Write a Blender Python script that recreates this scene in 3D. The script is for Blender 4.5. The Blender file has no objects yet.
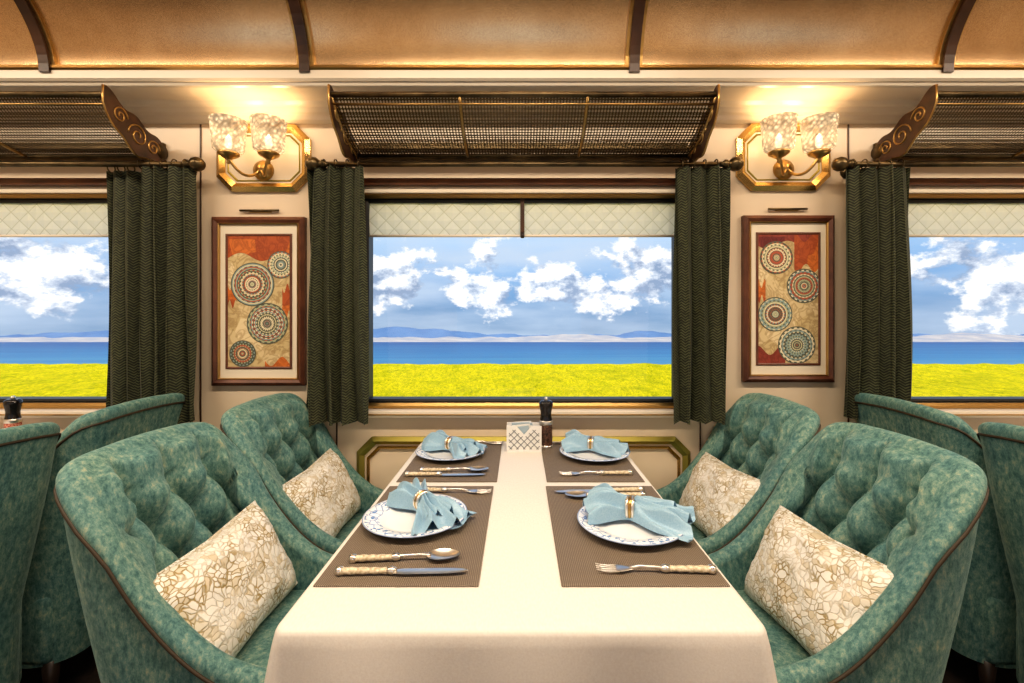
import bpy, bmesh, math, random
from mathutils import Vector, Matrix, noise
random.seed(4)
PI=math.pi
# ------------------------------------------------------------------ helpers
class MB:
    def __init__(s,name):
        s.name=name; s.v=[]; s.f=[]; s.mi=[]; s.sm=[]; s.mats=[]
    def midx(s,m):
        if m not in s.mats: s.mats.append(m)
        return s.mats.index(m)
    def add(s,vs,fs,mat,smooth=True,M=None):
        o=len(s.v); k=s.midx(mat)
        for p in vs:
            p=Vector(p)
            if M is not None: p=M@p
            s.v.append(p)
        for f in fs:
            s.f.append([i+o for i in f]); s.mi.append(k); s.sm.append(smooth)
    def grid(s,fn,nu,nv,mat,cu=False,cv=False,M=None,smooth=True):
        vs=[];fs=[]
        for i in range(nu if cu else nu+1):
            for j in range(nv if cv else nv+1):
                vs.append(fn(i/nu,j/nv))
        R=nv if cv else nv+1; C=nu if cu else nu+1
        for i in range(nu):
            for j in range(nv):
                a=i; b=(i+1)%C; c=j; d=(j+1)%R
                fs.append((a*R+c,b*R+c,b*R+d,a*R+d))
        s.add(vs,fs,mat,smooth,M)
    def box(s,x0,x1,y0,y1,z0,z1,mat,bev=0.0,seg=2,M=None,smooth=False):
        bm=bmesh.new(); bmesh.ops.create_cube(bm,size=1)
        for v in bm.verts:
            v.co=Vector(((x0+x1)/2+v.co.x*(x1-x0),(y0+y1)/2+v.co.y*(y1-y0),(z0+z1)/2+v.co.z*(z1-z0)))
        if bev>0: bmesh.ops.bevel(bm,geom=bm.edges[:],offset=bev,segments=seg,profile=0.5,affect='EDGES')
        bm.verts.index_update()
        s.add([v.co.copy() for v in bm.verts],[[v.index for v in f.verts] for f in bm.faces],mat,smooth,M)
        bm.free()
    def lathe(s,prof,seg,mat,M=None,smooth=True,fac=None):
        def fn(u,v):
            k=min(int(round(v*(len(prof)-1))),len(prof)-1); r,z=prof[k]
            a=u*2*PI
            if fac: r*=fac(a,k)
            return (r*math.cos(a),r*math.sin(a),z)
        s.grid(fn,seg,len(prof)-1,mat,cu=True,M=M,smooth=smooth)
    def tube(s,pts,r,seg,mat,M=None,closed=False,smooth=True,caps=True,sy=1.0):
        pts=[Vector(p) for p in pts]; n=len(pts); vs=[];fs=[]
        prev=None
        for i,p in enumerate(pts):
            if closed: t=(pts[(i+1)%n]-pts[i-1])
            else: t=pts[min(i+1,n-1)]-pts[max(i-1,0)]
            t.normalize()
            if prev is None:
                up=Vector((0,0,1)) if abs(t.z)<.9 else Vector((1,0,0))
                a=t.cross(up).normalized()
            else:
                a=(prev-t*prev.dot(t)).normalized()
            prev=a; b=t.cross(a)
            rr=r[i] if isinstance(r,(list,tuple)) else r
            for k in range(seg):
                an=2*PI*k/seg
                vs.append(p+a*math.cos(an)*rr+b*math.sin(an)*rr*sy)
        m=n if closed else n-1
        for i in range(m):
            for k in range(seg):
                fs.append((i*seg+k,i*seg+(k+1)%seg,((i+1)%n)*seg+(k+1)%seg,((i+1)%n)*seg+k))
        if not closed and caps:
            fs.append(tuple(range(seg))[::-1]); fs.append(tuple((n-1)*seg+k for k in range(seg)))
        s.add(vs,fs,mat,smooth,M)
    def prism(s,poly,y0,y1,mat,M=None,smooth=False):
        n=len(poly); vs=[(x,y0,z) for x,z in poly]+[(x,y1,z) for x,z in poly]
        fs=[tuple(range(n)),tuple(range(2*n-1,n-1,-1))]
        for i in range(n): fs.append((i,(i+1)%n,n+(i+1)%n,n+i))
        s.add(vs,fs,mat,smooth,M)
    def frame(s,outer,inner,y0,y1,mat,M=None,chamf=0.0):
        n=len(outer)
        mid=[((a[0]*.5+b[0]*.5),(a[1]*.5+b[1]*.5)) for a,b in zip(outer,inner)]
        loops=[[(x,y1,z) for x,z in outer],[(x,y0+chamf,z) for x,z in outer],[(x,y0,z) for x,z in mid],[(x,y0+chamf,z) for x,z in inner],[(x,y1,z) for x,z in inner]]
        vs=[p for l in loops for p in l]; fs=[]
        for l in range(4):
            for i in range(n):
                fs.append((l*n+i,l*n+(i+1)%n,(l+1)*n+(i+1)%n,(l+1)*n+i))
        s.add(vs,fs,mat,False,M)
    def mesh(s):
        me=bpy.data.meshes.new(s.name); me.from_pydata([tuple(v) for v in s.v],[],s.f)
        for m in s.mats: me.materials.append(m)
        me.polygons.foreach_set('material_index',s.mi); me.polygons.foreach_set('use_smooth',s.sm)
        me.update()
        bm=bmesh.new(); bm.from_mesh(me); bmesh.ops.recalc_face_normals(bm,faces=bm.faces[:]); bm.to_mesh(me); bm.free()
        return me
    def build(s,loc=(0,0,0),rot=0.0):
        return place(s.name,s.mesh(),loc,rot)
def place(name,me,loc=(0,0,0),rot=0.0):
    o=bpy.data.objects.new(name,me); bpy.context.scene.collection.objects.link(o)
    o.location=loc
    o.rotation_euler=rot if isinstance(rot,(tuple,list)) else (0,0,rot)
    return o
def sst(a,b,x):
    t=max(0,min(1,(x-a)/(b-a))); return t*t*(3-2*t)
def curve1(pts,x):
    if x<=pts[0][0]: return pts[0][1]
    if x>=pts[-1][0]: return pts[-1][1]
    for i in range(len(pts)-1):
        if x<=pts[i+1][0]:
            x1,y1=pts[i];x2,y2=pts[i+1]
            m1=(y2-pts[i-1][1])/(x2-pts[i-1][0]) if i>0 else 0
            m2=(pts[i+2][1]-y1)/(pts[i+2][0]-x1) if i+2<len(pts) else (y2-y1)/(x2-x1)
            h=x2-x1;t=(x-x1)/h
            return (2*t**3-3*t*t+1)*y1+(t**3-2*t*t+t)*h*m1+(-2*t**3+3*t*t)*y2+(t**3-t*t)*h*m2
def octa(cx,cz,w,h,c):
    x0,x1,z0,z1=cx-w/2,cx+w/2,cz-h/2,cz+h/2
    return [(x0+c,z0),(x1-c,z0),(x1,z0+c),(x1,z1-c),(x1-c,z1),(x0+c,z1),(x0,z1-c),(x0,z0+c)]
def rect(x0,x1,z0,z1): return [(x0,z0),(x1,z0),(x1,z1),(x0,z1)]
F=455.;U0=519.;V0=318.;HC=1.27
def WX(u,d=2.0): return (u-U0)*d/F
def WZ(v,d=2.0): return HC-(v-V0)*d/F
# ------------------------------------------------------------------ materials
def newmat(name,col=(.8,.8,.8),rough=.5,metal=0,**kw):
    m=bpy.data.materials.new(name); m.use_nodes=True
    b=m.node_tree.nodes['Principled BSDF']
    b.inputs['Base Color'].default_value=(*col,1); b.inputs['Roughness'].default_value=rough; b.inputs['Metallic'].default_value=metal
    for k,v in kw.items():
        b.inputs[k.replace('_',' ')].default_value=v
    return m
def nd(m,t,**inp):
    n=m.node_tree.nodes.new(t)
    for k,v in inp.items():
        k2=k.replace('_',' ')
        if k2 in n.inputs: n.inputs[k2].default_value=v
        else: setattr(n,k,v)
    return n
def lk(m,a,b): m.node_tree.links.new(a,b)
def ramp(m,src,stops,interp='LINEAR'):
    r=nd(m,'ShaderNodeValToRGB'); r.color_ramp.interpolation=interp
    e=r.color_ramp.elements
    while len(e)<len(stops): e.new(.5)
    for i,(p,c) in enumerate(stops):
        e[i].position=p; e[i].color=(*c,1) if len(c)==3 else c
    lk(m,src,r.inputs[0]); return r
def coords(m,scale=(1,1,1),kind='Object',rot=(0,0,0)):
    tc=nd(m,'ShaderNodeTexCoord'); mp=nd(m,'ShaderNodeMapping')
    mp.inputs['Scale'].default_value=scale; mp.inputs['Rotation'].default_value=rot
    lk(m,tc.outputs[kind],mp.inputs[0]); return mp.outputs[0]
def bump(m,h,strength=.3,dist=.01):
    b=nd(m,'ShaderNodeBump'); b.inputs['Strength'].default_value=abs(strength); b.inputs['Distance'].default_value=dist
    if strength<0: b.invert=True
    lk(m,h,b.inputs['Height']); lk(m,b.outputs[0],m.node_tree.nodes['Principled BSDF'].inputs['Normal'])
def P(m): return m.node_tree.nodes['Principled BSDF']
def noisy(name,stops,scale=20,detail=5,rough=.5,metal=0,bs=.0,bscale=None,stretch=(1,1,1),dist=.003,distort=0,**kw):
    m=newmat(name,(.5,.5,.5),rough,metal,**kw); c=coords(m,stretch)
    n=nd(m,'ShaderNodeTexNoise',Scale=scale,Detail=detail,Distortion=distort); lk(m,c,n.inputs['Vector'])
    r=ramp(m,n.outputs[0],stops); lk(m,r.outputs[0],P(m).inputs['Base Color'])
    if bs>0:
        n2=nd(m,'ShaderNodeTexNoise',Scale=bscale or scale,Detail=4); lk(m,c,n2.inputs['Vector']); bump(m,n2.outputs[0],bs,dist)
    return m
def mth(m,op,a,b=None):
    n=nd(m,'ShaderNodeMath'); n.operation=op
    for i,x in enumerate((a,b)):
        if x is None: continue
        if isinstance(x,(int,float)): n.inputs[i].default_value=x
        else: lk(m,x,n.inputs[i])
    return n.outputs[0]
def mixc(m,f,a,b,blend='MIX'):
    n=nd(m,'ShaderNodeMix'); n.data_type='RGBA'; n.blend_type=blend
    for i,x in ((0,f),(6,a),(7,b)):
        if isinstance(x,(int,float)): n.inputs[i].default_value=x
        elif isinstance(x,tuple): n.inputs[i].default_value=(*x,1)
        else: lk(m,x,n.inputs[i])
    return n.outputs[2]

wall_m=noisy('cream_lacquer',[(.3,(.70,.58,.44)),(.7,(.76,.64,.49))],3,3,rough=.30,bs=.05,bscale=60)
trim_m=newmat('cream_trim',(.74,.67,.56),.28)
wood_m=noisy('walnut',[(.3,(.07,.025,.012)),(.7,(.17,.065,.028))],8,5,rough=.3,stretch=(1,8,8))
bracket_m=noisy('carved_walnut',[(.3,(.03,.013,.007)),(.7,(.09,.038,.018))],18,5,rough=.35)
woodv_m=noisy('walnut_rib',[(.3,(.03,.013,.007)),(.7,(.08,.032,.015))],10,5,rough=.35)
brass_m=newmat('antique_brass',(.50,.33,.13),.3,1)
bronze_m=noisy('dark_bronze',[(.3,(.06,.045,.024)),(.7,(.17,.125,.065))],15,4,rough=.33,metal=.9)
gilt_m=newmat('olive_gilt',(.34,.30,.07),.35,.7)
gold_m=newmat('polished_gold',(.66,.45,.18),.25,1)
rubber_m=newmat('window_seal',(.012,.014,.015),.4)
silver_m=newmat('silver',(.80,.76,.70),.28,1)
dark_m=newmat('dark_wood_leg',(.03,.018,.012),.4)
floor_m=noisy('dark_carpet',[(.3,(.010,.006,.005)),(.7,(.03,.018,.014))],40,4,rough=.9)
def ceilm():
    m=newmat('gold_ceiling_panel',(.6,.4,.2),.27,.85); c=coords(m)
    n=nd(m,'ShaderNodeTexNoise',Scale=2.2,Detail=8,Roughness=.65); lk(m,c,n.inputs[0])
    v=nd(m,'ShaderNodeTexNoise',Scale=190,Detail=3); lk(m,c,v.inputs[0])
    r=ramp(m,n.outputs[0],[(.3,(.56,.37,.20)),(.7,(.84,.62,.38))])
    r2=ramp(m,v.outputs[0],[(.35,(.78,.75,.72)),(.6,(1,1,1))])
    lk(m,mixc(m,.8,r.outputs[0],r2.outputs[0],'MULTIPLY'),P(m).inputs['Base Color']); bump(m,v.outputs[0],.10,.002); return m
ceil_m=ceilm()
def fabric():
    m=newmat('teal_chenille',(.05,.15,.13),.72); c=coords(m,(1,1,.5))
    n=nd(m,'ShaderNodeTexNoise',Scale=75,Detail=12,Roughness=.80); lk(m,c,n.inputs[0])
    n2=nd(m,'ShaderNodeTexNoise',Scale=9,Detail=8,Roughness=.75); lk(m,c,n2.inputs[0])
    r=ramp(m,n.outputs[0],[(.37,(.040,.120,.125)),(.46,(.100,.215,.205)),(.54,(.185,.315,.285)),(.64,(.42,.44,.32))])
    r3=ramp(m,n2.outputs[0],[(.36,(.62,.78,.84)),(.62,(1.0,1.0,.92))])
    lk(m,mixc(m,1.0,r.outputs[0],r3.outputs[0],'MULTIPLY'),P(m).inputs['Base Color'])
    P(m).inputs['Sheen Weight'].default_value=.3; P(m).inputs['Sheen Roughness'].default_value=.35
    P(m).inputs['Sheen Tint'].default_value=(.65,.85,.80,1)
    bump(m,n.outputs[0],.35,.003); return m
fab_m=fabric()
pipe_m=newmat('chair_piping',(.05,.035,.02),.6)
button_m=newmat('chair_button',(.02,.07,.068),.6)
def curt():
    m=newmat('olive_curtain',(.05,.055,.025),.7); c=coords(m)
    sp=nd(m,'ShaderNodeSeparateXYZ'); lk(m,c,sp.inputs[0])
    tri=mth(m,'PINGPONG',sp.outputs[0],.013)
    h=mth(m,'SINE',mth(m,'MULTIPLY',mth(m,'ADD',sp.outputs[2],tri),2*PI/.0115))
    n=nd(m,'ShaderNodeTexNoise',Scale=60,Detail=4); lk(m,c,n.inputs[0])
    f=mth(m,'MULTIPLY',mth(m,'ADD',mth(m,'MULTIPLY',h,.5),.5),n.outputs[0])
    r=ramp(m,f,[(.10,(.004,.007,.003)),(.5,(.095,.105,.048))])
    lk(m,r.outputs[0],P(m).inputs['Base Color']); P(m).inputs['Sheen Weight'].default_value=.06
    bump(m,h,.3,.001); return m
curt_m=curt()
def linen(name,c1,c2,sc,rough=.8,bs=.25):
    m=newmat(name,c1,rough); c=coords(m)
    wx=nd(m,'ShaderNodeTexWave',Scale=sc,Distortion=1.5,Detail=2); wx.bands_direction='X'; lk(m,c,wx.inputs[0])
    wy=nd(m,'ShaderNodeTexWave',Scale=sc,Distortion=1.5,Detail=2); wy.bands_direction='Y'; lk(m,c,wy.inputs[0])
    s=mth(m,'MULTIPLY',wx.outputs[1],wy.outputs[1])
    lk(m,mixc(m,s,c1,c2),P(m).inputs['Base Color']); bump(m,s,bs,.002); return m
cloth_m=noisy('white_linen',[(.3,(.70,.66,.61)),(.7,(.76,.73,.68))],260,4,rough=.7,bs=.15,bscale=420,stretch=(1,.4,1),dist=.001)
mat_m=linen('taupe_weave',(.12,.092,.066),(.40,.33,.25),80,.6,.6)
nap_m=noisy('blue_satin',[(.3,(.25,.43,.58)),(.7,(.33,.51,.65))],300,2,rough=.36,bs=.1,bscale=400,Sheen_Weight=.2)
def cush():
    m=newmat('leaf_brocade',(.8,.76,.66),.45); c=coords(m)
    n=nd(m,'ShaderNodeTexNoise',Scale=14,Detail=2); lk(m,c,n.inputs[0])
    mx=nd(m,'ShaderNodeMix'); mx.data_type='RGBA'; mx.inputs[0].default_value=.06
    lk(m,c,mx.inputs[6]); lk(m,n.outputs[1],mx.inputs[7])
    v=nd(m,'ShaderNodeTexVoronoi',Scale=70); v.feature='DISTANCE_TO_EDGE'; lk(m,mx.outputs[2],v.inputs[0])
    v2=nd(m,'ShaderNodeTexVoronoi',Scale=70); lk(m,mx.outputs[2],v2.inputs[0])
    n3=nd(m,'ShaderNodeTexNoise',Scale=14,Detail=3); lk(m,c,n3.inputs[0])
    e=ramp(m,v.outputs['Distance'],[(.02,(1,1,1)),(.13,(0,0,0))])
    g=ramp(m,n3.outputs[0],[(.42,(.25,.25,.25)),(.6,(1,1,1))])
    f=mth(m,'MULTIPLY',e.outputs[0],g.outputs[0])
    cc=ramp(m,v2.outputs['Color'],[(.15,(.68,.60,.45)),(.42,(.88,.86,.80))])
    lk(m,mixc(m,f,cc.outputs[0],(.36,.26,.09)),P(m).inputs['Base Color']); bump(m,e.outputs[0],-.5,.003)
    return m
cush_m=cush()
def platem():
    m=newmat('porcelain_blue_rim',(.86,.87,.88),.12); tc=nd(m,'ShaderNodeTexCoord')
    sp=nd(m,'ShaderNodeSeparateXYZ'); lk(m,tc.outputs['Object'],sp.inputs[0])
    r=mth(m,'SQRT',mth(m,'ADD',mth(m,'MULTIPLY',sp.outputs[0],sp.outputs[0]),mth(m,'MULTIPLY',sp.outputs[1],sp.outputs[1])))
    band=mth(m,'MULTIPLY',mth(m,'GREATER_THAN',r,.088),mth(m,'LESS_THAN',r,.125))
    v=nd(m,'ShaderNodeTexVoronoi',Scale=62); lk(m,tc.outputs['Object'],v.inputs[0])
    v3=nd(m,'ShaderNodeTexVoronoi',Scale=48); v3.feature='DISTANCE_TO_EDGE'; lk(m,tc.outputs['Object'],v3.inputs[0])
    no=nd(m,'ShaderNodeTexNoise',Scale=170,Detail=3,Roughness=.7); lk(m,tc.outputs['Object'],no.inputs[0])
    blossom=mth(m,'LESS_THAN',mth(m,'ADD',v.outputs['Distance'],mth(m,'MULTIPLY',no.outputs[0],.5)),.56)
    vine=mth(m,'LESS_THAN',v3.outputs['Distance'],.055)
    edge=mth(m,'GREATER_THAN',r,.1272)
    f=mth(m,'MAXIMUM',mth(m,'MULTIPLY',mth(m,'MAXIMUM',blossom,mth(m,'MULTIPLY',vine,.7)),band),mth(m,'MULTIPLY',edge,.7))
    col=mixc(m,no.outputs[0],(.05,.14,.42),(.22,.36,.60))
    lk(m,mixc(m,f,(.80,.83,.86),col),P(m).inputs['Base Color']); return m
plate_m=platem()
ivory_m=noisy('ivory_handle',[(.3,(.40,.31,.18)),(.7,(.80,.72,.56))],150,3,rough=.3)
def perf():
    m=newmat('perforated_bronze',(.13,.095,.05),.36,.85)
    tc=nd(m,'ShaderNodeTexCoord'); sp=nd(m,'ShaderNodeSeparateXYZ'); lk(m,tc.outputs['Object'],sp.inputs[0])
    k=2*PI/.024
    a=mth(m,'SINE',mth(m,'MULTIPLY',sp.outputs[0],k)); b=mth(m,'SINE',mth(m,'MULTIPLY',sp.outputs[1],k))
    h=mth(m,'GREATER_THAN',mth(m,'ADD',mth(m,'ABSOLUTE',a),mth(m,'ABSOLUTE',b)),1.42)
    lk(m,mth(m,'SUBTRACT',1.0,h),P(m).inputs['Alpha']); return m
perf_m=perf()
def shade():
    m=newmat('crystal_shade',(.22,.20,.17),.08,0); nt=m.node_tree
    P(m).inputs['Emission Color'].default_value=(1,.74,.44,1)
    tc=nd(m,'ShaderNodeTexCoord')
    v=nd(m,'ShaderNodeTexVoronoi',Scale=58); lk(m,tc.outputs['Object'],v.inputs[0])
    r=ramp(m,v.outputs['Distance'],[(.12,(1,1,1)),(.35,(.40,.40,.40)),(.65,(.10,.10,.10))])
    lk(m,mth(m,'MULTIPLY',r.outputs[0],1.3),P(m).inputs['Emission Strength'])
    tr=nd(m,'ShaderNodeBsdfTransparent'); mx=nd(m,'ShaderNodeMixShader'); mx.inputs[0].default_value=.78
    lk(m,tr.outputs[0],mx.inputs[1]); lk(m,P(m).outputs[0],mx.inputs[2]); lk(m,mx.outputs[0],nt.nodes['Material Output'].inputs[0]); return m
shade_m=shade()
bulb_m=newmat('bulb',(1,.9,.7),.4); P(bulb_m).inputs['Emission Color'].default_value=(1,.75,.45,1); P(bulb_m).inputs['Emission Strength'].default_value=4
def glassm():
    m=newmat('window_glass'); gl=nd(m,'ShaderNodeBsdfGlossy',Roughness=.02); tr=nd(m,'ShaderNodeBsdfTransparent')
    mx=nd(m,'ShaderNodeMixShader'); mx.inputs[0].default_value=.02
    lk(m,tr.outputs[0],mx.inputs[1]); lk(m,gl.outputs[0],mx.inputs[2]); lk(m,mx.outputs[0],m.node_tree.nodes['Material Output'].inputs[0]); return m
glass_m=glassm()
def blindm():
    m=newmat('quilted_blind',(.80,.76,.66),.6); c=coords(m)
    outs=[]
    for r in (math.radians(45),math.radians(-45)):
        mp=nd(m,'ShaderNodeMapping'); mp.inputs['Rotation'].default_value=(0,r,0); lk(m,c,mp.inputs[0])
        w=nd(m,'ShaderNodeTexWave',Scale=6); w.bands_direction='X'; w.wave_profile='TRI'; lk(m,mp.outputs[0],w.inputs[0]); outs.append(w.outputs[1])
    h=mth(m,'MINIMUM',outs[0],outs[1]); r=ramp(m,h,[(.0,(.62,.61,.48)),(.10,(.88,.87,.78))])
    lk(m,r.outputs[0],P(m).inputs['Base Color']); bump(m,h,.5,.01)
    tl=nd(m,'ShaderNodeBsdfTranslucent'); lk(m,r.outputs[0],tl.inputs[0])
    mx=nd(m,'ShaderNodeMixShader'); mx.inputs[0].default_value=.5
    lk(m,P(m).outputs[0],mx.inputs[1]); lk(m,tl.outputs[0],mx.inputs[2]); lk(m,mx.outputs[0],m.node_tree.nodes['Material Output'].inputs[0])
    return m
blind_m=blindm()
# ------------------------------------------------------------------ room shell
XL,XR=-4.3,4.3; YB=-3.0
def wall_with_windows(name,y0,y1,wins,z0,z1):
    b=MB(name); xs=XL
    for (a,c) in wins:
        b.box(xs,a,y0,y1,0,2.27,wall_m); b.box(a,c,y0,y1,0,z0,wall_m); b.box(a,c,y0,y1,z1,2.27,wall_m); xs=c
    b.box(xs,XR,y0,y1,0,2.27,wall_m); return b.build()
WINS=[(-3.13,-1.73),(-.69,.72),(1.68,3.10)]
WZ0,WZ1=WZ(404),1.80
wall_with_windows('wall_window_side',0,.08,WINS,WZ0,WZ1)
wall_with_windows('wall_aisle_side',YB-.08,YB,[(-3.1,-1.75),(-.7,.7),(1.75,3.1)],.87,1.85)
b=MB('wall_left');b.box(XL-.08,XL,YB-.08,.08,0,3,wall_m);b.build()
b=MB('wall_right');b.box(XR,XR+.08,YB-.08,.08,0,3,wall_m);b.build()
b=MB('floor');b.box(XL-.08,XR+.08,YB-.08,.08,-.08,0,floor_m);b.build()
ZV=2.232
def vault(t,off=0.0):
    a=PI*t
    return (-1.5+ (1.3-off)*math.cos(a), ZV+(.62-off)*math.sin(a))
b=MB('ceiling')
def cf(u,v):
    y,z=vault(v); return (XL+(XR-XL)*u,y,z)
b.grid(cf,8,60,ceil_m)
b.box(XL,XR,YB-.08,-2.80,ZV-.01,2.30,trim_m); b.build()
RX=[WX(50,1.8)-1.05,WX(50,1.8),WX(307,1.8),WX(633,1.8),WX(943,1.8),WX(943,1.8)+1.1]
for i,x in enumerate(RX):
    b=MB('trim_ceiling_rib_%d'%(i+1))
    for (w,off,mt) in ((.033,.012,brass_m),(.020,.024,woodv_m)):
        pts=[vault(k/60,off) for k in range(61)]; pto=[vault(k/60,-.005) for k in range(61)]
        vs=[];fs=[]
        for (p,q) in zip(pts,pto):
            vs+= [(x-w,q[0],q[1]),(x-w,p[0],p[1]),(x+w,p[0],p[1]),(x+w,q[0],q[1])]
        for k in range(60):
            for j in range(3): fs.append((k*4+j,k*4+j+1,(k+1)*4+j+1,(k+1)*4+j))
        b.add(vs,fs,mt,False)
    b.build()
def molding(name,prof,mat,x0=XL,x1=XR):
    b=MB(name); n=len(prof)
    vs=[(x0,y,z) for y,z in prof]+[(x1,y,z) for y,z in prof]
    fs=[(i,(i+1)%n,n+(i+1)%n,n+i) for i in range(n)]+[tuple(range(n)),tuple(range(2*n-1,n-1,-1))]
    b.add(vs,fs,mat,False); return b.build()
molding('trim_cornice',[(0,2.265),(-.205,2.265),(-.215,2.240),(-.215,2.212),(-.207,2.204),(-.200,2.203),(-.195,2.192),(-.185,2.188),(-.08,2.188),(-.068,2.176),(-.055,2.172),(-.045,2.155),(-.028,2.148),(-.022,2.130),(-.010,2.124),(0,2.122)],trim_m)
molding('trim_cornice_bead',[(-.200,2.269),(-.219,2.262),(-.221,2.250),(-.214,2.244)],brass_m)
molding('baseboard_window_side',[(0,.13),(-.015,.12),(-.02,0),(0,0)],wood_m)
for i,x in enumerate([WX(201),WX(848),WX(337),WX(700)]):
    b=MB('trim_panel_joint_%d'%(i+1)); b.box(x-.003,x+.003,-.005,0.0,.13,2.12 if i<2 else .84,woodv_m,.001,1); b.build()
for i,cx in enumerate([-2.43,.02,2.43]):
    b=MB('trim_gilt_panel_%d'%(i+1))
    b.frame(octa(cx,.44,1.46,.62,.065),octa(cx,.44,1.395,.555,.052),-.024,0,gilt_m,chamf=.014)
    b.frame(octa(cx,.44,1.375,.535,.05),octa(cx,.44,1.35,.51,.047),-.014,0,gold_m,chamf=.008)
    b.build()
for i,(a,c) in enumerate(WINS):
    b=MB('window_%d'%(i+1))
    b.frame(rect(a,c,WZ0,WZ1),rect(a+.025,c-.025,WZ0+.02,WZ1-.02),.012,.075,rubber_m,chamf=.004)
    b.frame(rect(a-.03,c+.03,WZ0-.018,WZ1+.02),rect(a+.004,c-.004,WZ0+.006,WZ1-.004),-.012,.01,brass_m,chamf=.006)
    b.box(a+.02,c-.02,.045,.05,WZ0+.015,WZ1-.015,glass_m)
    b.build()
    b=MB('trim_sill_%d'%(i+1)); b.box(a-.06,c+.06,-.05,0,WZ0-.050,WZ0-.020,trim_m,.006); b.box(a-.06,c+.06,-.054,-.04,WZ0-.040,WZ0-.034,brass_m,.002); b.build()
    b=MB('trim_window_head_%d'%(i+1)); b.box(a-.05,c+.05,-.035,0,WZ(187),WZ(180),wood_m,.006)
    b.box(a-.05,c+.05,-.02,0,WZ(194),WZ(190),trim_m,.003); b.build()
    b=MB('window_blind' )
    za,zb=1.795,WZ(236,2.03)
    def bf(u,v,a=a,c=c):
        x=a+.02+(c-a-.04)*u; z=za+(zb-za)*v
        return (x,.028-.006*math.sin(v*PI)+.002*math.sin(u*40),z)
    b.grid(bf,60,8,blind_m)
    b.tube([(a+.02,.028,zb),(c-.02,.028,zb)],.006,8,trim_m)
    xm=(a+c)/2
    b.box(xm-.009,xm+.009,.012,.017,zb-.005,za,woodv_m); b.tube([(xm,.012,zb-.012),(xm,.012,zb+.012)],.008,8,dark_m)
    b.build()
# ------------------------------------------------------------------ curtains + rods
CY=-.105
def curtain(x0,x1,z0,z1,n,y=CY,amp=.032,ph=0):
    b=MB('curtain'); w=x1-x0
    def fn(u,v):
        z=z1+(z0-z1)*v; k=.90+.10*v
        s=u+.018*math.sin(v*5+u*9+ph)*v
        x=(x0+x1)/2+(s-.5)*w*k
        am=amp*(.7+.4*v)*(1+.3*math.sin(u*17+ph))
        ang=2*PI*n*(u+.03*math.sin(3*v+ph)+.018*math.sin(u*11+ph*2))
        yy=y+am*math.sin(ang)+.35*am*math.sin(ang*.5+ph+v*2)
        x+=.30*am*math.sin(2*ang)
        return (x,yy,z+.004*math.sin(ang)*v)
    b.grid(fn,int(n*24),30,curt_m)
    for k in range(int(n)+1):
        cx=(x0+x1)/2+((k+.5)/(n+1)-.5)*w*.9
        b.tube([(cx,y+.019*math.cos(t*2*PI/14),z1+.012+.019*math.sin(t*2*PI/14)) for t in range(14)],.0028,6,bronze_m,closed=True)
    return b.build()
ZR=WZ(163,1.88)
zb_=WZ(424,1.88)
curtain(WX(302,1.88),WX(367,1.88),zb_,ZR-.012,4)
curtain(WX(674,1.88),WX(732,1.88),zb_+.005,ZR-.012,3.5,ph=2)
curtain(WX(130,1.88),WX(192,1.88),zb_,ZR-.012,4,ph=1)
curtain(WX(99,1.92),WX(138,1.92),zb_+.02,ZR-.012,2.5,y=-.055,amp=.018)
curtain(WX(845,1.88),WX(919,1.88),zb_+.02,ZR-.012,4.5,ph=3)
def rod(x0,x1,ends):
    b=MB('curtain_rod'); b.tube([(x0,CY,ZR),(x1,CY,ZR)],.011,12,bronze_m)
    for x,s in ends:
        M=Matrix.Translation((x,CY,ZR))@Matrix.Rotation(s*PI/2,4,'Y')
        pr=[(.0,.075),(.012,.072),(.024,.062),(.030,.046),(.028,.030),(.018,.018),(.012,.012),(.019,.006),(.019,-.004),(.011,-.01),(.011,-.02)]
        b.lathe(pr,16,bronze_m,M)
        b.tube([(x-s*.06,CY,ZR),(x-s*.06,-.0,ZR)],.009,8,bronze_m)
        b.lathe([(0,0),(.03,0),(.03,.006),(.012,.012)],14,bronze_m,Matrix.Translation((x-s*.06,0,ZR))@Matrix.Rotation(PI/2,4,'X'))
    b.build()
rod(WX(322,1.88),WX(727,1.88),[(WX(322,1.88),-1),(WX(727,1.88),1)])
rod(-3.5,WX(184,1.88),[(WX(184,1.88),1)])
rod(WX(853,1.88),3.5,[(WX(853,1.88),-1)])
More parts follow.
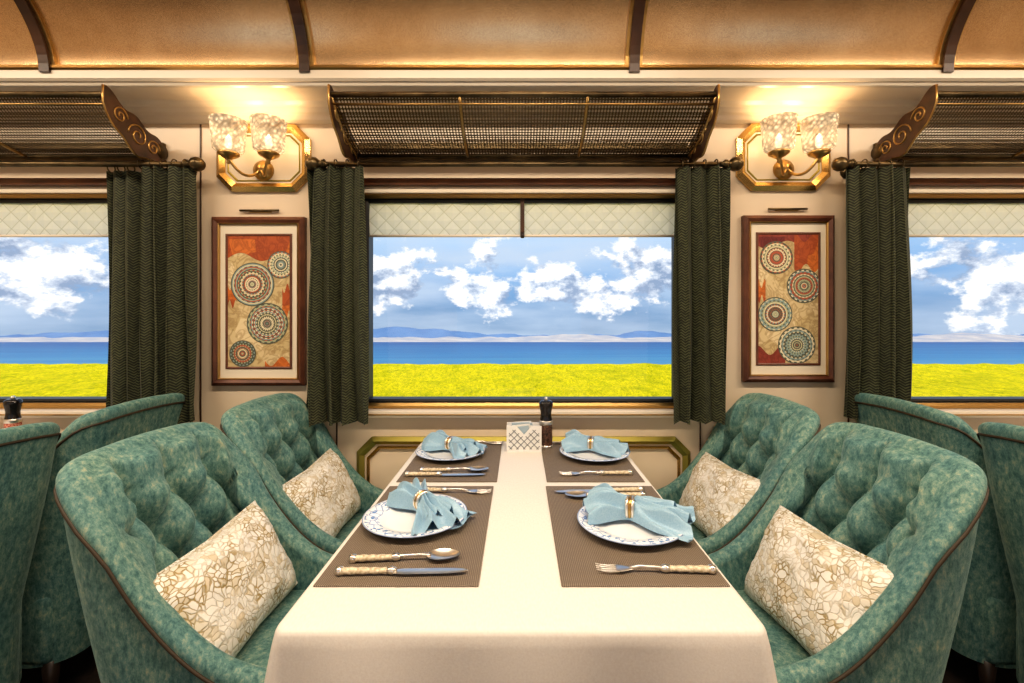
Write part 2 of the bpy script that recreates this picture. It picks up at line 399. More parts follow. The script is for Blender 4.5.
# ------------------------------------------------------------------ luggage racks
def rack(x0,x1):
    b=MB('luggage_rack')
    def prof(v):
        y=-.025-.275*v; z=1.975+.035*v+.095*v**3; return y,z
    def fn(u,v):
        y,z=prof(v); return (x0+(x1-x0)*u,y,z)
    b.grid(fn,4,16,perf_m)
    y1,z1=prof(1); y0,z0=prof(0)
    b.tube([(x0-.01,y1,z1),(x1+.01,y1,z1)],.011,10,bronze_m)
    b.tube([(x0,y1+.012,z1-.03),(x1,y1+.012,z1-.03)],.004,8,brass_m)
    b.tube([(x0,y0,z0),(x1,y0,z0)],.009,8,bronze_m)
    b.box(x0,x1,-.03,-.001,z0-.022,z0-.008,bronze_m,.003)
    b.box(x0,x1,-.02,-.001,z0+.03,z0+.06,bronze_m,.003)
    n=3
    for k in range(n+1):
        x=x0+(x1-x0)*k/n
        pts=[(x,prof(t/12)[0],prof(t/12)[1]-.006) for t in range(13)]
        b.tube(pts,.006,8,brass_m)
    for k in range(1,10):
        t=k/10
        b.tube([(x0,prof(t)[0],prof(t)[1]+.002),(x1,prof(t)[0],prof(t)[1]+.002)],.0018,5,bronze_m)
    for x in (x0-.006,x1+.006):
        up=[];lo=[]
        for k in range(25):
            t=k/24; y,z=prof(t)
            th=.034+.042*math.sin(PI*t)**.7+.009*math.sin(t*PI*5)
            up.append((y-.012*t,z+th*.9)); lo.append((y-.012*t,z-th*.9))
        poly=up+lo[::-1]; m=len(poly)
        vs=[(x-.005,y,z) for y,z in poly]+[(x+.005,y,z) for y,z in poly]; fs=[]
        for k in range(24):
            fs.append((k,k+1,m-2-k,m-1-k)); fs.append((m+k,m+k+1,2*m-2-k,2*m-1-k))
        for k in range(m): fs.append((k,(k+1)%m,m+(k+1)%m,m+k))
        b.add(vs,fs,bracket_m,False)
        b.tube([(x,y,z) for y,z in poly],.0042,6,brass_m,closed=True)
        for sx in (-.006,.006):
            for (c0,r0,dr) in ((.22,.034,1),(.50,.048,-1),(.80,.034,1)):
                y,z=prof(c0); pts=[]
                for k in range(28):
                    a=k/27*3.2*PI; rr=r0*(1-k/27*.85)
                    pts.append((x+sx,y+rr*math.cos(a)*dr,z+rr*math.sin(a)))
                b.tube(pts,.0032,6,brass_m)
        y,z=prof(0)
        b.lathe([(0,-.008),(.03,-.008),(.034,0),(.03,.008),(0,.008)],18,bronze_m,Matrix.Translation((x,y-.012,z+.012))@Matrix.Rotation(PI/2,4,'Y'))
    b.build()
rack(-.70,.735); rack(-3.3,-1.55); rack(1.555,3.3)
# ------------------------------------------------------------------ wall sconces
def sconce(cx,cz):
    b=MB('wall_sconce')
    W,H=.41,.295
    b.frame(octa(0,0,W,H,.065),octa(0,0,W-.075,H-.075,.046),-.026,0,gold_m,chamf=.014)
    b.frame(octa(0,0,W-.09,H-.09,.042),octa(0,0,W-.105,H-.105,.04),-.012,0,gilt_m,chamf=.004)
    b.prism(octa(0,0,W-.03,H-.03,.055),-.008,0,trim_m)
    R=Matrix.Rotation(PI/2,4,'X')
    b.lathe([(0,.042),(.018,.040),(.026,.03),(.040,.022),(.045,.012),(.045,.006)],20,brass_m,Matrix.Translation((0,0,-.055))@R)
    for s in (-1,1):
        sx=s*.083; sy=-.12
        pts=[]
        for k in range(19):
            t=k/18
            x=sx*t; y=-.035+(sy+.035)*sst(0,1,t)
            z=-.055-.045*math.sin(PI*t)+.022*t*t
            pts.append((x,y,z))
        b.tube(pts,.006,8,brass_m)
        cp=Matrix.Translation((sx,sy,-.030))
        b.lathe([(0,-.035),(.008,-.03),(.006,-.02),(.014,-.012),(.028,-.004),(.040,.004),(.042,.012),(.036,.014)],20,brass_m,cp)
        n=9
        pr=[(.034,.012),(.046,.018)]+[(.055+.010*(k/n),.024+.112*k/n) for k in range(n+1)]+[(.069,.140),(.069,.146),(.062,.146)]
        b.lathe(pr,36,shade_m,cp,smooth=False,fac=lambda a,k:1+(.055 if (int(round(a/(2*PI)*36))+k)%2 else -.02)*(1 if 2<=k<=n+1 else .2))
        b.lathe([(0,.03),(.010,.032),(.014,.05),(.012,.075),(0,.09)],12,bulb_m,cp)
    o=b.build((cx,-.001,cz))
    for s in (-1,1):
        l=bpy.data.lights.new('sconce_bulb_light','POINT'); l.energy=2.1; l.color=(1,.62,.30); l.shadow_soft_size=.03
        lo=bpy.data.objects.new('sconce_bulb_light',l); bpy.context.scene.collection.objects.link(lo); lo.parent=o; lo.location=(s*.083,-.12,.06)
SC=[(WX(265),WZ(159)),(WX(782),WZ(158))]
for c in SC: sconce(*c)
# ------------------------------------------------------------------ art
def artm(name,c1,c2,c3):
    m=newmat(name,c1,.6); c=coords(m)
    v=nd(m,'ShaderNodeTexVoronoi',Scale=9); lk(m,c,v.inputs[0]); n=nd(m,'ShaderNodeTexNoise',Scale=14,Detail=5,Distortion=2); lk(m,c,n.inputs[0])
    r=ramp(m,v.outputs['Color'],[(.0,c1),(.42,c2),(.75,c3)],'CONSTANT')
    r2=ramp(m,n.outputs[0],[(.42,(1,1,1)),(.5,(.55,.45,.35)),(.58,(1,1,1))])
    lk(m,mixc(m,.7,r.outputs[0],r2.outputs[0],'MULTIPLY'),P(m).inputs['Base Color']); return m
artA=artm('silk_rust',(.60,.17,.03),(.42,.09,.02),(.66,.28,.07))
artB=artm('silk_cream',(.66,.54,.31),(.58,.46,.24),(.74,.62,.38))
artC=artm('silk_maroon',(.17,.02,.02),(.28,.05,.03),(.40,.12,.05))
ringsM=[newmat('thread_%d'%i,c,.55) for i,c in enumerate([(.40,.43,.27),(.70,.62,.40),(.10,.11,.08),(.42,.10,.05),(.26,.36,.34),(.74,.67,.48)])]
framewood_m=noisy('frame_wood',[(.3,(.09,.032,.018)),(.7,(.18,.068,.036))],14,4,rough=.35)
matboard_m=newmat('mat_board',(.76,.69,.56),.8)
def art(cx,cz,w,h,discs,seed,blobs):
    rnd=random.Random(seed)
    b=MB('framed_artwork')
    b.frame(rect(-w/2,w/2,-h/2,h/2),rect(-w/2+.028,w/2-.028,-h/2+.028,h/2-.028),-.032,0,framewood_m,chamf=.010)
    b.frame(rect(-w/2+.026,w/2-.026,-h/2+.026,h/2-.026),rect(-w/2+.033,w/2-.033,-h/2+.033,h/2-.033),-.026,0,brass_m,chamf=.003)
    b.box(-w/2+.02,w/2-.02,-.014,0,-h/2+.02,h/2-.02,matboard_m)
    iw,ih=w-.135,h-.165
    b.frame(rect(-iw/2-.010,iw/2+.010,-ih/2-.010,ih/2+.010),rect(-iw/2,iw/2,-ih/2,ih/2),-.019,-.012,framewood_m,chamf=.002)
    b.box(-iw/2,iw/2,-.0155,-.012,-ih/2,ih/2,artB)
    def blob(x0,x1,z0,z1,mt,y):
        x0*=iw;x1*=iw;z0*=ih;z1*=ih
        pts=[]
        for k in range(26):
            t=k/25; pts.append((x0+(x1-x0)*t,z1+.02*math.sin(t*7+seed)))
        for k in range(26):
            t=1-k/25; pts.append((x0+(x1-x0)*t,z0+.018*math.sin(t*9+seed*2)))
        pts=[(max(-iw/2,min(iw/2,a)),max(-ih/2,min(ih/2,c))) for a,c in pts]
        n=26; vs=[(a,y,c) for a,c in pts]; fs=[(k,k+1,2*n-2-k,2*n-1-k) for k in range(n-1)]
        b.add(vs,fs,mt,False)
    for k,(x0,x1,z0,z1,mt) in enumerate(blobs): blob(x0,x1,z0,z1,mt,-.0158-.0001*k)
    for (dx,dz,r) in discs:
        px,pz=dx*iw,dz*ih; n=int(r/.0045); seg=40
        for k in range(n):
            r1=r*(1-k/n); r0=r*(1-(k+1)/n); y=-.0168-.00012*k
            vs=[];fs=[];vv=[];ff=[]
            A=ringsM[rnd.randrange(6)] if k%3 else ringsM[2]; B=ringsM[rnd.randrange(6)]
            for q in range(seg):
                a0=q/seg*2*PI;a1=(q+1)/seg*2*PI
                pp=[(px+R*math.cos(a),y,pz+R*math.sin(a)) for R,a in ((r0,a0),(r1,a0),(r1,a1),(r0,a1))]
                pp=[(max(-iw/2,min(iw/2,p[0])),p[1],max(-ih/2,min(ih/2,p[2]))) for p in pp]
                tgt=(vs,fs) if (q%2==0 or k%2==0) else (vv,ff)
                o=len(tgt[0]); tgt[0].extend(pp); tgt[1].append((o,o+1,o+2,o+3))
            b.add(vs,fs,A,False)
            if vv: b.add(vv,ff,B,False)
    b.tube([(-.085,-.012,h/2+.03),(.085,-.012,h/2+.03)],.005,8,bronze_m)
    b.box(-.05,.05,-.008,0,h/2+.022,h/2+.036,brass_m,.002)
    b.build((cx,-.001,cz))
art(WX(261),WZ(301.5),92/227.5,167/227.5,[(-.10,.13,.095),(.14,-.17,.090),(.36,.28,.060),(-.26,-.40,.058)],3,
    [(-.5,.5,.34,.6,artA),(-.5,-.36,-.02,.12,artA),(.38,.5,-.10,.10,artA),(.1,.5,-.6,-.46,artA)])
art(WX(786),WZ(299),90/227.5,165/227.5,[(-.2,.32,.072),(.26,.10,.075),(-.22,-.12,.075),(.14,-.36,.082)],8,
    [(-.5,.5,.42,.6,artC),(.1,.5,.24,.48,artA),(-.5,-.38,-.0,.12,artA),(-.5,-.05,-.6,-.40,artC)])
# ------------------------------------------------------------------ chairs
def chair_mesh():
    b=MB('dining_chair'); La,R,HB=.30,.060,.155; YI=HB+R; XC=-.165; L=HB+R*PI/2+La; T=.048
    Lb=HB+R*PI/2
    def path(a):
        s=1 if a>=0 else -1; q=abs(a)
        if q<HB: return Vector((XC-R,a)),Vector((-1,0))
        if q<Lb:
            th=(q-HB)/R; return Vector((XC-R*math.cos(th),s*(HB+R*math.sin(th)))),Vector((-math.cos(th),s*math.sin(th)))
        return Vector((XC+(q-Lb),s*YI)),Vector((0,s))
    HT=[(0,.965),(.10,.962),(.17,.955),(.210,.932),(.243,.840),(.285,.715),(.34,.620),(.405,.560),(.48,.528),(L,.512)]
    def top(q): return curve1(HT,q)
    def lean(x,z): return -(1-sst(-.24,-.02,x))*max(0,z-.42)*.19
    def nar(z): return .885+.115*sst(.25,.92,z)
    NI,NC,NO=66,10,14; NS=190
    AP,ZP=.132,.205
    ZT=.845
    def tuft(a,z,h):
        p=a/AP+(z-ZT)/ZP; q=a/AP-(z-ZT)/ZP
        g=(abs(math.sin(PI*p))*abs(math.sin(PI*q)))**.42
        if z>ZT:
            k=sst(ZT,ZT+.04,z); g=g*(1-k)+k*(abs(math.sin(PI*a/AP)))**.42*.8
        w=sst(.31,.25,abs(a))*sst(.44,.50,z)*sst(h-.003,h-.04,z)
        return g*.064*w-.012*w + .008*(1-w)*sst(.5,.6,z)
    vs=[];fs=[];K=NI+NC+NO
    for i in range(NS+1):
        a=-L+2*L*i/NS; q=abs(a); p,n=path(a); h=top(q)
        e=1.0
        if q>L-.05: e=math.sqrt(max(0.0,1-((q-(L-.05))/.05)**2))
        h=h-.03*(1-e); es=.25+.75*e
        def emit(off,z):
            off=T/2+(off-T/2)*es
            c=p+n*off; vs.append((c.x+lean(c.x,z),c.y*nar(z),z))
        for k in range(NI):
            z=.40+(h-T/2-.40)*k/(NI-1)
            emit(-tuft(a,z,h),z)
        for k in range(1,NC+1):
            f=PI*(1-k/NC); r=T/2+.004
            emit(T/2+r*math.cos(f),h-T/2+r*math.sin(f))
        for k in range(1,NO+1):
            z=(h-T/2)+(.13-(h-T/2))*k/NO
            bul=.006*math.sin(PI*k/NO)
            emit(T+bul,z)
    for i in range(NS):
        for k in range(K-1): fs.append((i*K+k,i*K+k+1,(i+1)*K+k+1,(i+1)*K+k))
    fs.append(tuple(range(K))); fs.append(tuple(NS*K+k for k in range(K-1,-1,-1)))
    b.add(vs,fs,fab_m)
    pts=[]
    for i in range(0,NS+1,2):
        a=-L+.01+2*(L-.01)*i/NS; q=abs(a); p,n=path(a); h=top(q)-.036
        c=p+n*(T+.005); pts.append((c.x+lean(c.x,h),c.y*nar(h),h))
    def leg(p): return [(p[0],p[1]/nar(p[2])*nar(z),z) for z in [.16+(p[2]-.16)*k/8 for k in range(0,8)]]
    pts=leg(pts[0])+pts+leg(pts[-1])[::-1]
    b.tube(pts,.004,6,pipe_m)
    for i in range(-6,7):
        for j in range(-5,1):
            if (i+j)%2: continue
            a=i*AP/2; z=ZT+j*ZP/2
            if abs(a)>.27 or z<.50: continue
            if z>top(abs(a))-.06: continue
            p,n=path(a); x=p.x+n.x*.006
            M=Matrix.Translation((x+lean(x,z),(p.y+n.y*.006)*nar(z),z))
            rot=Vector((-n.x,-n.y,0)).to_track_quat('Z','Y').to_matrix().to_4x4()
            b.lathe([(.015,-.006),(.014,.003),(.009,.009),(0,.010)],12,button_m,M@rot)
    b.box(-.235,.25,-.238,.238,.13,.37,fab_m,.03,3,smooth=True)
    def cushf(u,v):
        th=u*2*PI; ph=(v-.5)*PI
        def sp(c,e): return math.copysign(abs(c)**e,c)
        cx=sp(math.cos(ph),.35)
        return (.02+.265*cx*sp(math.cos(th),.35),.203*cx*sp(math.sin(th),.35),.400+.068*sp(math.sin(ph),.5))
    b.grid(cushf,64,24,fab_m,cu=True)
    for sx in (-.21,.20):
        for sy in (-.2,.2):
            b.lathe([(0,0),(.014,0),(.018,.05),(.026,.14),(0,.14)],12,dark_m,Matrix.Translation((sx,sy,0)))
    return b.mesh()
cm=chair_mesh()
CHX=.625
BP=2.43
YN,YF=-.820,-.288
for (x,y,r) in [(-CHX,YN,0),(-CHX,YF,0),(CHX+.01,YN,PI),(CHX+.01,YF,PI)]:
    place('dining_chair',cm,(x,y,0),r)
for (x,y,r) in [(-BP+CHX,YN,PI),(-BP+CHX,YF,PI),(BP-CHX,YN,0),(BP-CHX,YF,0)]:
    place('dining_chair',cm,(x+(.04 if x<0 else -.04),y,0),r)
def pillow_mesh():
    b=MB('throw_pillow'); A_,C_=.208,.138
    def yz(a,c): return A_*a*(1-.05*(1-abs(c))*abs(a)), C_*c*(1-.08*(1-abs(a))*abs(c))
    for s in (1,-1):
        def fn(u,v,s=s):
            a=math.sin((u*2-1)*PI/2);c=math.sin((v*2-1)*PI/2)
            t=(max(0,1-a**4)*max(0,1-c**4))**.55
            y,z=yz(a,c)
            wr=.010*noise.noise(Vector((a*3,c*3,s*3)))+.005*noise.noise(Vector((a*8,c*8,s*3)))
            return (s*(.062*t)+wr*t,y,z)
        b.grid(fn,36,30,cush_m)
    pts=[]
    for (p,q) in [((-1,-1),(1,-1)),((1,-1),(1,1)),((1,1),(-1,1)),((-1,1),(-1,-1))]:
        for k in range(12):
            t=k/12; y,z=yz(p[0]+(q[0]-p[0])*t,p[1]+(q[1]-p[1])*t); pts.append((0,y,z))
    b.tube(pts,.004,6,cush_m,closed=True)
    return b.mesh()
pm=pillow_mesh()
PX=CHX+.110
for (x,y,s,rz) in [(-PX,YN-.025,1,-3),(-PX,YF-.01,1,-3),(PX+.01,YN-.025,-1,3),(PX+.01,YF-.01,-1,3)]:
    place('throw_pillow',pm,(x,y,.588),(math.radians(3*s),math.radians(-26*s),math.radians(rz)))
# ------------------------------------------------------------------ table
TZ=.75; TX0,TX1,TY0,TY1=-.412,.418,-1.243,-.075
def table_mesh():
    b=MB('dining_table')
    r=.02; cor=[(TX1-r,TY1-r,0),(TX0+r,TY1-r,PI/2),(TX0+r,TY0+r,PI),(TX1-r,TY0+r,3*PI/2)]
    per=[]
    for i,(x,y,a0) in enumerate(cor):
        for k in range(7):
            a=a0+PI/2*k/6; per.append((x+r*math.cos(a),y+r*math.sin(a),math.cos(a),math.sin(a)))
        x2,y2,a2=cor[(i+1)%4]; a=a0+PI/2
        sx,sy=x+r*math.cos(a),y+r*math.sin(a); ex,ey=x2+r*math.cos(a),y2+r*math.sin(a)
        for k in range(1,30):
            t=k/30; per.append((sx+(ex-sx)*t,sy+(ey-sy)*t,math.cos(a),math.sin(a)))
    n=len(per); vs=[];fs=[]
    rows=[(-.012,TZ),(-.005,TZ-.001),(-.001,TZ-.004),(.002,TZ-.010),(.004,TZ-.03),(.008,TZ-.08),(.012,TZ-.15),(.017,TZ-.22)]
    for j,(o,z) in enumerate(rows):
        for i,(x,y,nx,ny) in enumerate(per):
            w=0
            if j>3:
                dpth=(TZ-z); corner=abs(nx*ny)*2
                w=dpth*(.045*math.sin(i*.55)+.03*math.sin(i*.23+1)) + dpth*corner*.14
            vs.append((x+nx*(o+w),y+ny*(o+w),z))
    for j in range(len(rows)-1):
        for i in range(n): fs.append((j*n+i,j*n+(i+1)%n,(j+1)*n+(i+1)%n,(j+1)*n+i))
    fs.append(tuple(range(n)))
    b.add(vs,fs,cloth_m)
    b.box(TX0+.012,TX1-.012,TY0+.012,TY1-.012,TZ-.035,TZ-.006,dark_m)
    for y in (TY0+.25,TY1-.25):
        b.box(-.05,.05,y-.05,y+.05,.03,TZ-.035,dark_m,.01); b.box(-.22,.22,y-.06,y+.06,0,.03,dark_m,.01)
    return b.mesh()
tm=table_mesh()
place('dining_table',tm,(0,0,0)); place('dining_table',tm,(-BP,0,0)); place('dining_table',tm,(BP,0,0))
Z0=TZ+.0005
def placemat(x0,x1,y0,y1,skew=0):
    b=MB('placemat'); cx,cy=(x0+x1)/2,(y0+y1)/2
    b.box(x0-cx,x1-cx,y0-cy,y1-cy,0,.003,mat_m,.001,1)
    b.build((cx,cy,Z0),skew)
placemat(-.398,-.078,-1.122,-.600,.0); placemat(.082,.408,-1.122,-.600,0)
placemat(-.388,-.07,-.562,-.105); placemat(.088,.398,-.562,-.105)
ZM=Z0+.0035
def plate():
    b=MB('dinner_plate')
    pr=[(0,0),(.055,0),(.075,.002),(.10,.010),(.129,.017),(.1305,.0185),(.129,.0195),(.11,.0165),(.092,.0125),(.080,.007),(.07,.005),(0,.0045)]
    b.lathe(pr,72,plate_m); return b.mesh()
plm=plate()
PL=[(-.263,-.84),(-.258,-.280),(.275,-.875),(.2825,-.29)]
for (x,y) in PL: place('dinner_plate',plm,(x,y,ZM))
def napkin(x,y,rot,seed,sc=1.0):
    b=MB('folded_napkin'); rnd=random.Random(seed); ph=[rnd.random()*6 for _ in range(4)]
    def width(t):
        if t>0: return .018+.070*sst(0,1,t)**.75
        return .018+.050*sst(0,.75,-t)
    def top(u,v):
        t=-.85+2.0*u; c=2*v-1
        w=width(min(t,1))
        lx=.118*t*(1-.16*c*c*(1 if t>0 else .4)) + .010*math.sin(c*5+ph[0])*abs(t)
        env=max(0,1-c**4)
        hh=.018+.020*math.exp(-(t*3.2)**2)+ (.034*math.exp(-((t+.52)*3.0)**2))+.010*math.exp(-((t-.6)*2.4)**2)
        am=.014*min(1,abs(t)*2.2+.15)
        pl=am*(1-2*abs(math.sin(c*PI*1.9+ph[1]+t*.5)))+.005*math.sin(c*9+t*7+ph[2])
        drop=.016*sst(.7,1.15,t)
        z=max(.0015,(hh+pl)*env**.6-drop*.6*env)
        yy=c*w*(1+.10*math.sin(t*5+ph[3]))
        return (lx*sc,yy*sc,z*sc)
    b.grid(top,64,60,nap_m)
    def bot(u,v):
        p=top(u,v); return (p[0],p[1],.0008)
    b.grid(bot,64,60,nap_m)
    def fold(u,v):
        t=.12+.8*u; c=2*v-1; w=width(t)*.62
        p=top((t+.85)/2.0,v)
        return (p[0]*.94,c*w*sc+.012*sc*t,p[2]+.005+.010*math.cos(c*PI*2)*u)
    b.grid(fold,30,30,nap_m)
    pts=[(0,.0225*math.cos(k/24*2*PI)*sc,(.021+.023*math.sin(k/24*2*PI))*sc+.003) for k in range(24)]
    for dx in (-.007,0,.007): b.tube([(dx,p[1],p[2]) for p in pts],.0042,8,silver_m if dx else brass_m,closed=True)
    b.build((x,y,ZM+.0145),rot)
napkin(-.250,-.81,math.radians(-50),1,1.0); napkin(.280,-.855,math.radians(-18),2,1.08)
napkin(-.262,-.262,math.radians(-28),3,.98); napkin(.275,-.262,math.radians(-16),4,1.0)
def handle(b,x0,x1):
    n=16;pts=[];rr=[]
    for k in range(n+1):
        t=k/n; pts.append((x0+(x1-x0)*t,0,.0075)); rr.append(.0065+.0022*(1-t)+.0008*math.sin(t*30))
    b.tube(pts,rr,10,ivory_m,sy=.8)
    b.lathe([(0,-.004),(.007,-.003),(.0095,.003),(.0085,.010),(0,.011)],12,silver_m,Matrix.Translation((x0,0,.0075))@Matrix.Rotation(PI/2,4,'Y'))
    b.lathe([(0,-.012),(.007,-.010),(.008,0),(.005,.008),(0,.009)],12,silver_m,Matrix.Translation((x1,0,.0075))@Matrix.Rotation(PI/2,4,'Y'))
def knife():
    b=MB('table_knife'); handle(b,-.13,-.02)
    def fn(u,v):
        x=-.018+.150*u; w=.0105*(1-u**6)**.5*(.75+.25*sst(0,.15,u))
        return (x,-.001+w*(2*v-1)+(.002*u),.006+.0012*(1-abs(2*v-1)))
    b.grid(fn,24,4,silver_m); b.grid(lambda u,v:(fn(u,v)[0],fn(u,v)[1],.0055),24,2,silver_m); return b.mesh()
def spoon():
    b=MB('table_spoon'); handle(b,-.115,-.02)
    b.tube([(-.02,0,.008),(.0,0,.010),(.03,0,.011),(.052,0,.008)],[.005,.0035,.003,.005],8,silver_m)
    def fn(u,v):
        r=u; a=v*2*PI; x=.078+.035*r*math.cos(a); y=.0225*r*math.sin(a)*(1+.15*math.cos(a)*-1)
        return (x,y,.0015+.009*r*r)
    b.grid(fn,10,28,silver_m,cv=True); b.grid(lambda u,v:(fn(u,v)[0],fn(u,v)[1],fn(u,v)[2]-.0012),10,28,silver_m,cv=True); return b.mesh()
def fork():
    b=MB('table_fork'); handle(b,-.12,-.02)
    b.tube([(-.02,0,.008),(.0,0,.010),(.03,0,.011),(.05,0,.0065)],[.005,.0035,.003,.004],8,silver_m)
    # solid palm plate
    def pl(u,v):
        a=v*2*PI; w=.0045+.0085*sst(0,.7,u); return (.045+.032*u,w*math.cos(a),.0062+.0016*math.sin(a))
    b.grid(pl,8,12,silver_m,cv=True)
    for k in range(4):
        y=-.0111+.0074*k
        b.tube([(.072,y,.006),(.09,y,.005),(.105,y,.006),(.118,y,.009)],[.0022,.0022,.0019,.0009],8,silver_m)
    return b.mesh()
KN,SP,FK=knife(),spoon(),fork()
def put(nm,me,x,y,deg,z=ZM): place(nm,me,(x,y,z),math.radians(deg))
put('table_knife',KN,-.235,-1.083,1); put('table_spoon',SP,-.24,-1.03,4); put('table_fork',FK,-.20,-.655,-3)
put('table_fork',FK,.275,-1.075,178); put('table_knife',KN,.235,-.655,182); put('table_spoon',SP,.245,-.69,180)
put('table_knife',KN,-.24,-.515,1); put('table_spoon',SP,-.215,-.472,3); put('table_fork',FK,-.18,-.135,-2)
put('table_fork',FK,.25,-.505,181); put('table_knife',KN,.265,-.135,180)
# ------------------------------------------------------------------ sachet holder & pepper mills
white_m=newmat('white_ceramic',(.80,.80,.78),.3); grey_m=newmat('grey_lattice',(.22,.24,.25),.5)
def holder(x,y):
    b=MB('sugar_sachet_holder'); w,h,t=.068,.10,.03
    for s in (-1,1):
        poly=[(-w,0),(w,0),(w,h),(w*.45,h*1.0),(0,h*.66),(-w*.45,h*1.0),(-w,h)]
        b.prism(poly,s*t-.003,s*t+.003,white_m)
        ys=s*t+s*.0035
        for k in range(-4,5):
            for sg in (-1,1):
                pts=[]
                for q in range(13):
                    zz=.01+(h-.025)*q/12; xx=k*.026+sg*(zz-.04)
                    lim=h-.012 if abs(xx)>w*.45 else (h*.66+abs(xx)/(w*.45)*h*.34-.012)
                    if abs(xx)<w-.006 and zz<lim: pts.append((xx,ys,zz))
                if len(pts)>1: b.tube(pts,.0016,5,grey_m)
    b.box(-w,w,-t,t,0,.006,white_m); b.box(-w,-w+.005,-t,t,0,h*.8,white_m); b.box(w-.005,w,-t,t,0,h*.8,white_m)
    sach=newmat('sugar_sachet',(.80,.79,.75),.6); sb=newmat('sachet_blue',(.35,.45,.52),.6)
    for k in range(7):
        yy=-.022+.007*k; M=Matrix.Translation((random.uniform(-.012,.012),yy,.006))@Matrix.Rotation(random.uniform(-.15,.15),4,'Y')
        b.box(-.035,.035,-.0015,.0015,0,.090+.006*(k%3),sach if k%2 else sb,.001,1,M=M)
    b.build((x,y,Z0))
holder(WX(524,1.80),-.20)
mill_dark=newmat('mill_dark_acrylic',(.012,.010,.010),.15); pep=noisy('peppercorns',[(.4,(.02,.012,.01)),(.6,(.16,.08,.05))],260,2,rough=.3)
salt_red=noisy('mill_red_salt',[(.4,(.35,.05,.03)),(.6,(.75,.35,.25))],200,2,rough=.3)
def mill(x,y,body):
    b=MB('pepper_mill')
    b.lathe([(0,0),(.027,0),(.028,.004),(.028,.012),(.026,.014)],24,silver_m)
    b.lathe([(.026,.014),(.026,.03),(.0255,.085),(.025,.095)],24,body)
    b.lathe([(.025,.095),(.027,.097),(.027,.108),(.025,.112)],24,silver_m)
    b.lathe([(.025,.112),(.022,.125),(.021,.14),(.024,.155),(.0275,.17),(.027,.183),(.020,.19),(0,.191)],24,mill_dark)
    b.lathe([(0,.19),(.007,.19),(.008,.197),(.005,.203),(0,.204)],14,silver_m)
    b.build((x,y,Z0))
mill(WX(546,1.82),-.18,pep)
mill(WX(13,1.85),-.15,salt_red)
# ------------------------------------------------------------------ unseen fill lights in brass frames, added overhead to brighten the interior
for i,x in enumerate([-2.6,0,2.6]):
    b=MB('ceiling_fill_frame')
    b.frame(rect(-1.05,1.05,-.17,.17),rect(-1.0,1.0,-.12,.12),-.03,.0,brass_m,chamf=.006,M=Matrix.Rotation(-PI/2,4,'X'))
    o=b.build((x,-1.5,2.82))
    l=bpy.data.lights.new('ceiling_fill_light','AREA'); l.shape='RECTANGLE'; l.size=2.0; l.size_y=.14; l.energy=50; l.color=(1,.82,.62)
    lo=bpy.data.objects.new('ceiling_fill_light',l); bpy.context.scene.collection.objects.link(lo); lo.parent=o; lo.location=(0,0,-.04)
# ------------------------------------------------------------------ outdoors
def flowers():
    m=newmat('rapeseed_flowers',(.7,.65,.03),.95); c=coords(m,(1,.45,1))
    P(m).inputs['Specular IOR Level'].default_value=.05
    n=nd(m,'ShaderNodeTexNoise',Scale=11,Detail=10,Roughness=.95); lk(m,c,n.inputs[0])
    n2=nd(m,'ShaderNodeTexNoise',Scale=1.4,Detail=8,Roughness=.8); lk(m,c,n2.inputs[0])
    r=ramp(m,n.outputs[0],[(.40,(.24,.25,.01)),(.47,(.70,.57,.006)),(.56,(.98,.80,.015))])
    r2=ramp(m,n2.outputs[0],[(.38,(.66,.74,.6)),(.54,(1,1,1))])
    lk(m,mixc(m,1.0,r.outputs[0],r2.outputs[0],'MULTIPLY'),P(m).inputs['Base Color']); bump(m,n.outputs[0],.6,.10); return m
fl_m=flowers()
b=MB('flower_field')
def ff(u,v):
    x=-60+120*u; y=2+(21.8-2)*v**1.0
    return (x,y,-1.05+.07*noise.noise(Vector((x*.9,y*.9,0)))+.08*noise.noise(Vector((x*3,y*3,1)))-.4*sst(21,21.8,y))
b.grid(ff,400,90,fl_m); b.build()
def seam():
    m=newmat('lake_water',(.03,.2,.4),.5); tc=nd(m,'ShaderNodeTexCoord'); sp=nd(m,'ShaderNodeSeparateXYZ'); lk(m,tc.outputs['Object'],sp.inputs[0])
    mp=nd(m,'ShaderNodeMapping'); mp.inputs['Scale'].default_value=(.15,1.5,1); lk(m,tc.outputs['Object'],mp.inputs[0])
    n=nd(m,'ShaderNodeTexNoise',Scale=.05,Detail=7,Roughness=.6); lk(m,mp.outputs[0],n.inputs[0])
    d=nd(m,'ShaderNodeMapRange'); lk(m,sp.outputs[1],d.inputs[0]); d.inputs[1].default_value=170; d.inputs[2].default_value=400
    f=mth(m,'ADD',mth(m,'MULTIPLY',n.outputs[0],.6),mth(m,'MULTIPLY',d.outputs[0],.6))
    r=ramp(m,f,[(.22,(.10,.32,.42)),(.50,(.03,.20,.38)),(.85,(.010,.095,.28))]); lk(m,r.outputs[0],P(m).inputs['Base Color']); return m
b=MB('lake'); b.box(-900,900,20,405,-20.4,-20,seam()); b.build()
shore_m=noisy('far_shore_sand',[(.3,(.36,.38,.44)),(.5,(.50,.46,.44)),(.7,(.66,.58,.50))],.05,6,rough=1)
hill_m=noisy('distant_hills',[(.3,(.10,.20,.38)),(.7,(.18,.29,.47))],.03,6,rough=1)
b=MB('far_shore')
def sf(u,v):
    x=-900+1800*u; y=400+60*v
    return (x,y,-20+ (1.6+7.5*max(0,noise.noise(Vector((x*.012,0,0)))+.32)*sst(-60,150,x)+1.6*noise.noise(Vector((x*.05,3,0)))+.6*noise.noise(Vector((x*.2,3,0))))*sst(0,1,v))
b.grid(sf,500,6,shore_m); b.build()
b=MB('distant_hills_ridge')
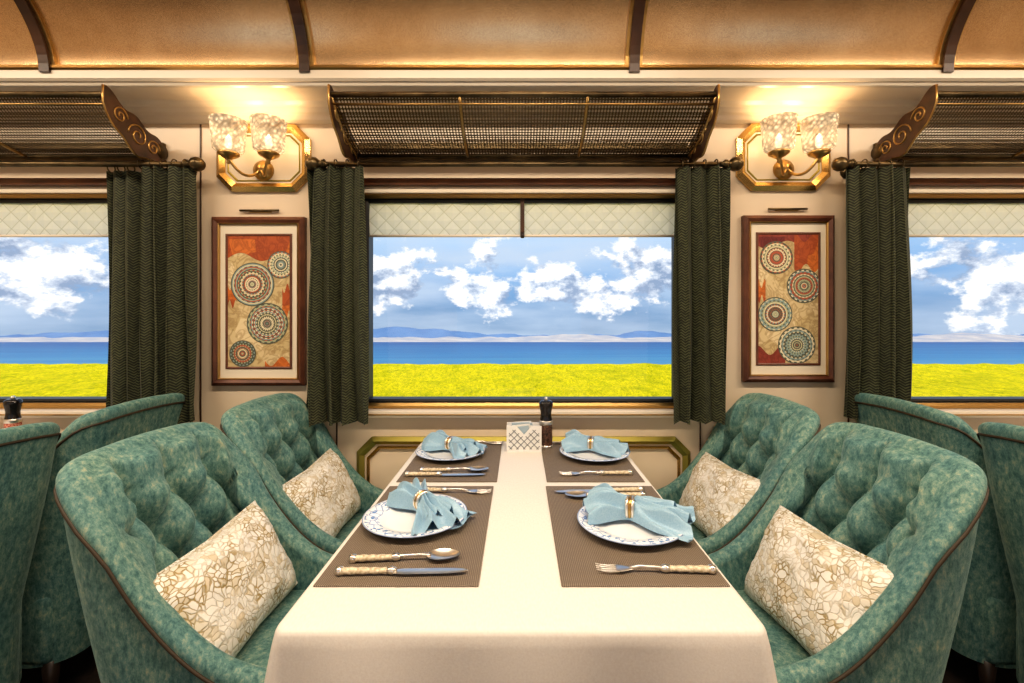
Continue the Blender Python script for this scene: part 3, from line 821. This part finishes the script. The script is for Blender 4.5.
def hf(u,v):
    x=-1200+2400*u; y=500+40*v
    e=max(0,noise.noise(Vector((x*.006+1.3,0,0)))+.18)
    return (x,y,-22+(3+13*e+3.0*noise.noise(Vector((x*.03,8,0)))+1.2*noise.noise(Vector((x*.09,8,0))))*sst(0,1,v))
b.grid(hf,500,6,hill_m); b.build()
# ------------------------------------------------------------------ world
w=bpy.data.worlds.new('World'); bpy.context.scene.world=w; w.use_nodes=True
class W: node_tree=w.node_tree
wm=W(); bg=w.node_tree.nodes['Background']
tc=nd(wm,'ShaderNodeTexCoord'); nrm=nd(wm,'ShaderNodeVectorMath'); nrm.operation='NORMALIZE'; lk(wm,tc.outputs['Generated'],nrm.inputs[0])
sp=nd(wm,'ShaderNodeSeparateXYZ'); lk(wm,nrm.outputs[0],sp.inputs[0])
zr=nd(wm,'ShaderNodeMapRange'); lk(wm,sp.outputs[2],zr.inputs[0]); zr.inputs[1].default_value=-.06; zr.inputs[2].default_value=.34
grad=ramp(wm,zr.outputs[0],[(0,(.50,.62,.78)),(.08,(.28,.41,.60)),(.20,(.20,.36,.60)),(.38,(.24,.46,.78)),(.56,(.48,.68,.92)),(1,(.10,.28,.68))])
MS=(1,1,1.5)
def cn(loc,sc,det,rg=.62):
    mp=nd(wm,'ShaderNodeMapping'); mp.inputs['Scale'].default_value=MS; mp.inputs['Location'].default_value=loc; lk(wm,nrm.outputs[0],mp.inputs[0])
    n=nd(wm,'ShaderNodeTexNoise',Scale=sc,Detail=det,Roughness=rg); lk(wm,mp.outputs[0],n.inputs[0]); return n.outputs[0]
n1=cn((3.1,.4,0),8.0,12); n2=cn((3.08,.4,.03),8.0,12)
band=ramp(wm,zr.outputs[0],[(.12,(0,0,0)),(.21,(.10,.10,.10)),(.30,(.18,.18,.18)),(.41,(.13,.13,.13)),(.54,(.05,.05,.05))])
den=mth(wm,'ADD',n1,band.outputs[0])
cm1=ramp(wm,den,[(.595,(0,0,0)),(.65,(1,1,1))])
lit=mth(wm,'SUBTRACT',n1,n2)
cc=ramp(wm,mth(wm,'ADD',mth(wm,'MULTIPLY',lit,3.2),.5),[(.26,(.32,.42,.60)),(.48,(.68,.76,.88)),(.60,(1,1,1))])
n3=nd(wm,'ShaderNodeTexNoise',Scale=2.5,Detail=6); mp3=nd(wm,'ShaderNodeMapping'); mp3.inputs['Scale'].default_value=(1,1,5); lk(wm,nrm.outputs[0],mp3.inputs[0]); lk(wm,mp3.outputs[0],n3.inputs[0])
haze=ramp(wm,n3.outputs[0],[(.38,(0,0,0)),(.60,(.8,.8,.8))])
c1=mixc(wm,haze.outputs[0],grad.outputs[0],(.58,.70,.86))
c2=mixc(wm,cm1.outputs[0],c1,cc.outputs[0])
lk(wm,c2,bg.inputs[0]); bg.inputs[1].default_value=1.0
s=bpy.data.lights.new('sun','SUN'); s.energy=2.9; s.angle=.02; s.color=(1,.95,.85)
so=bpy.data.objects.new('sun',s); bpy.context.scene.collection.objects.link(so); so.rotation_euler=(math.radians(28),math.radians(12),0)
# ------------------------------------------------------------------ camera
cam=bpy.data.cameras.new('camera'); co=bpy.data.objects.new('camera',cam); bpy.context.scene.collection.objects.link(co)
co.location=(0,-2.0,HC); co.rotation_euler=(PI/2,0,0)
cam.sensor_width=36; cam.lens=36*F/1024; cam.clip_start=.05; cam.clip_end=3000
cam.shift_x=-(U0-512)/1024; cam.shift_y=(V0-341.5)/1024
bpy.context.scene.camera=co
vs_=bpy.context.scene.view_settings
try:
    vs_.view_transform='Standard'
    vs_.look='Medium High Contrast'
except Exception as e: print(e)
vs_.exposure=-.05
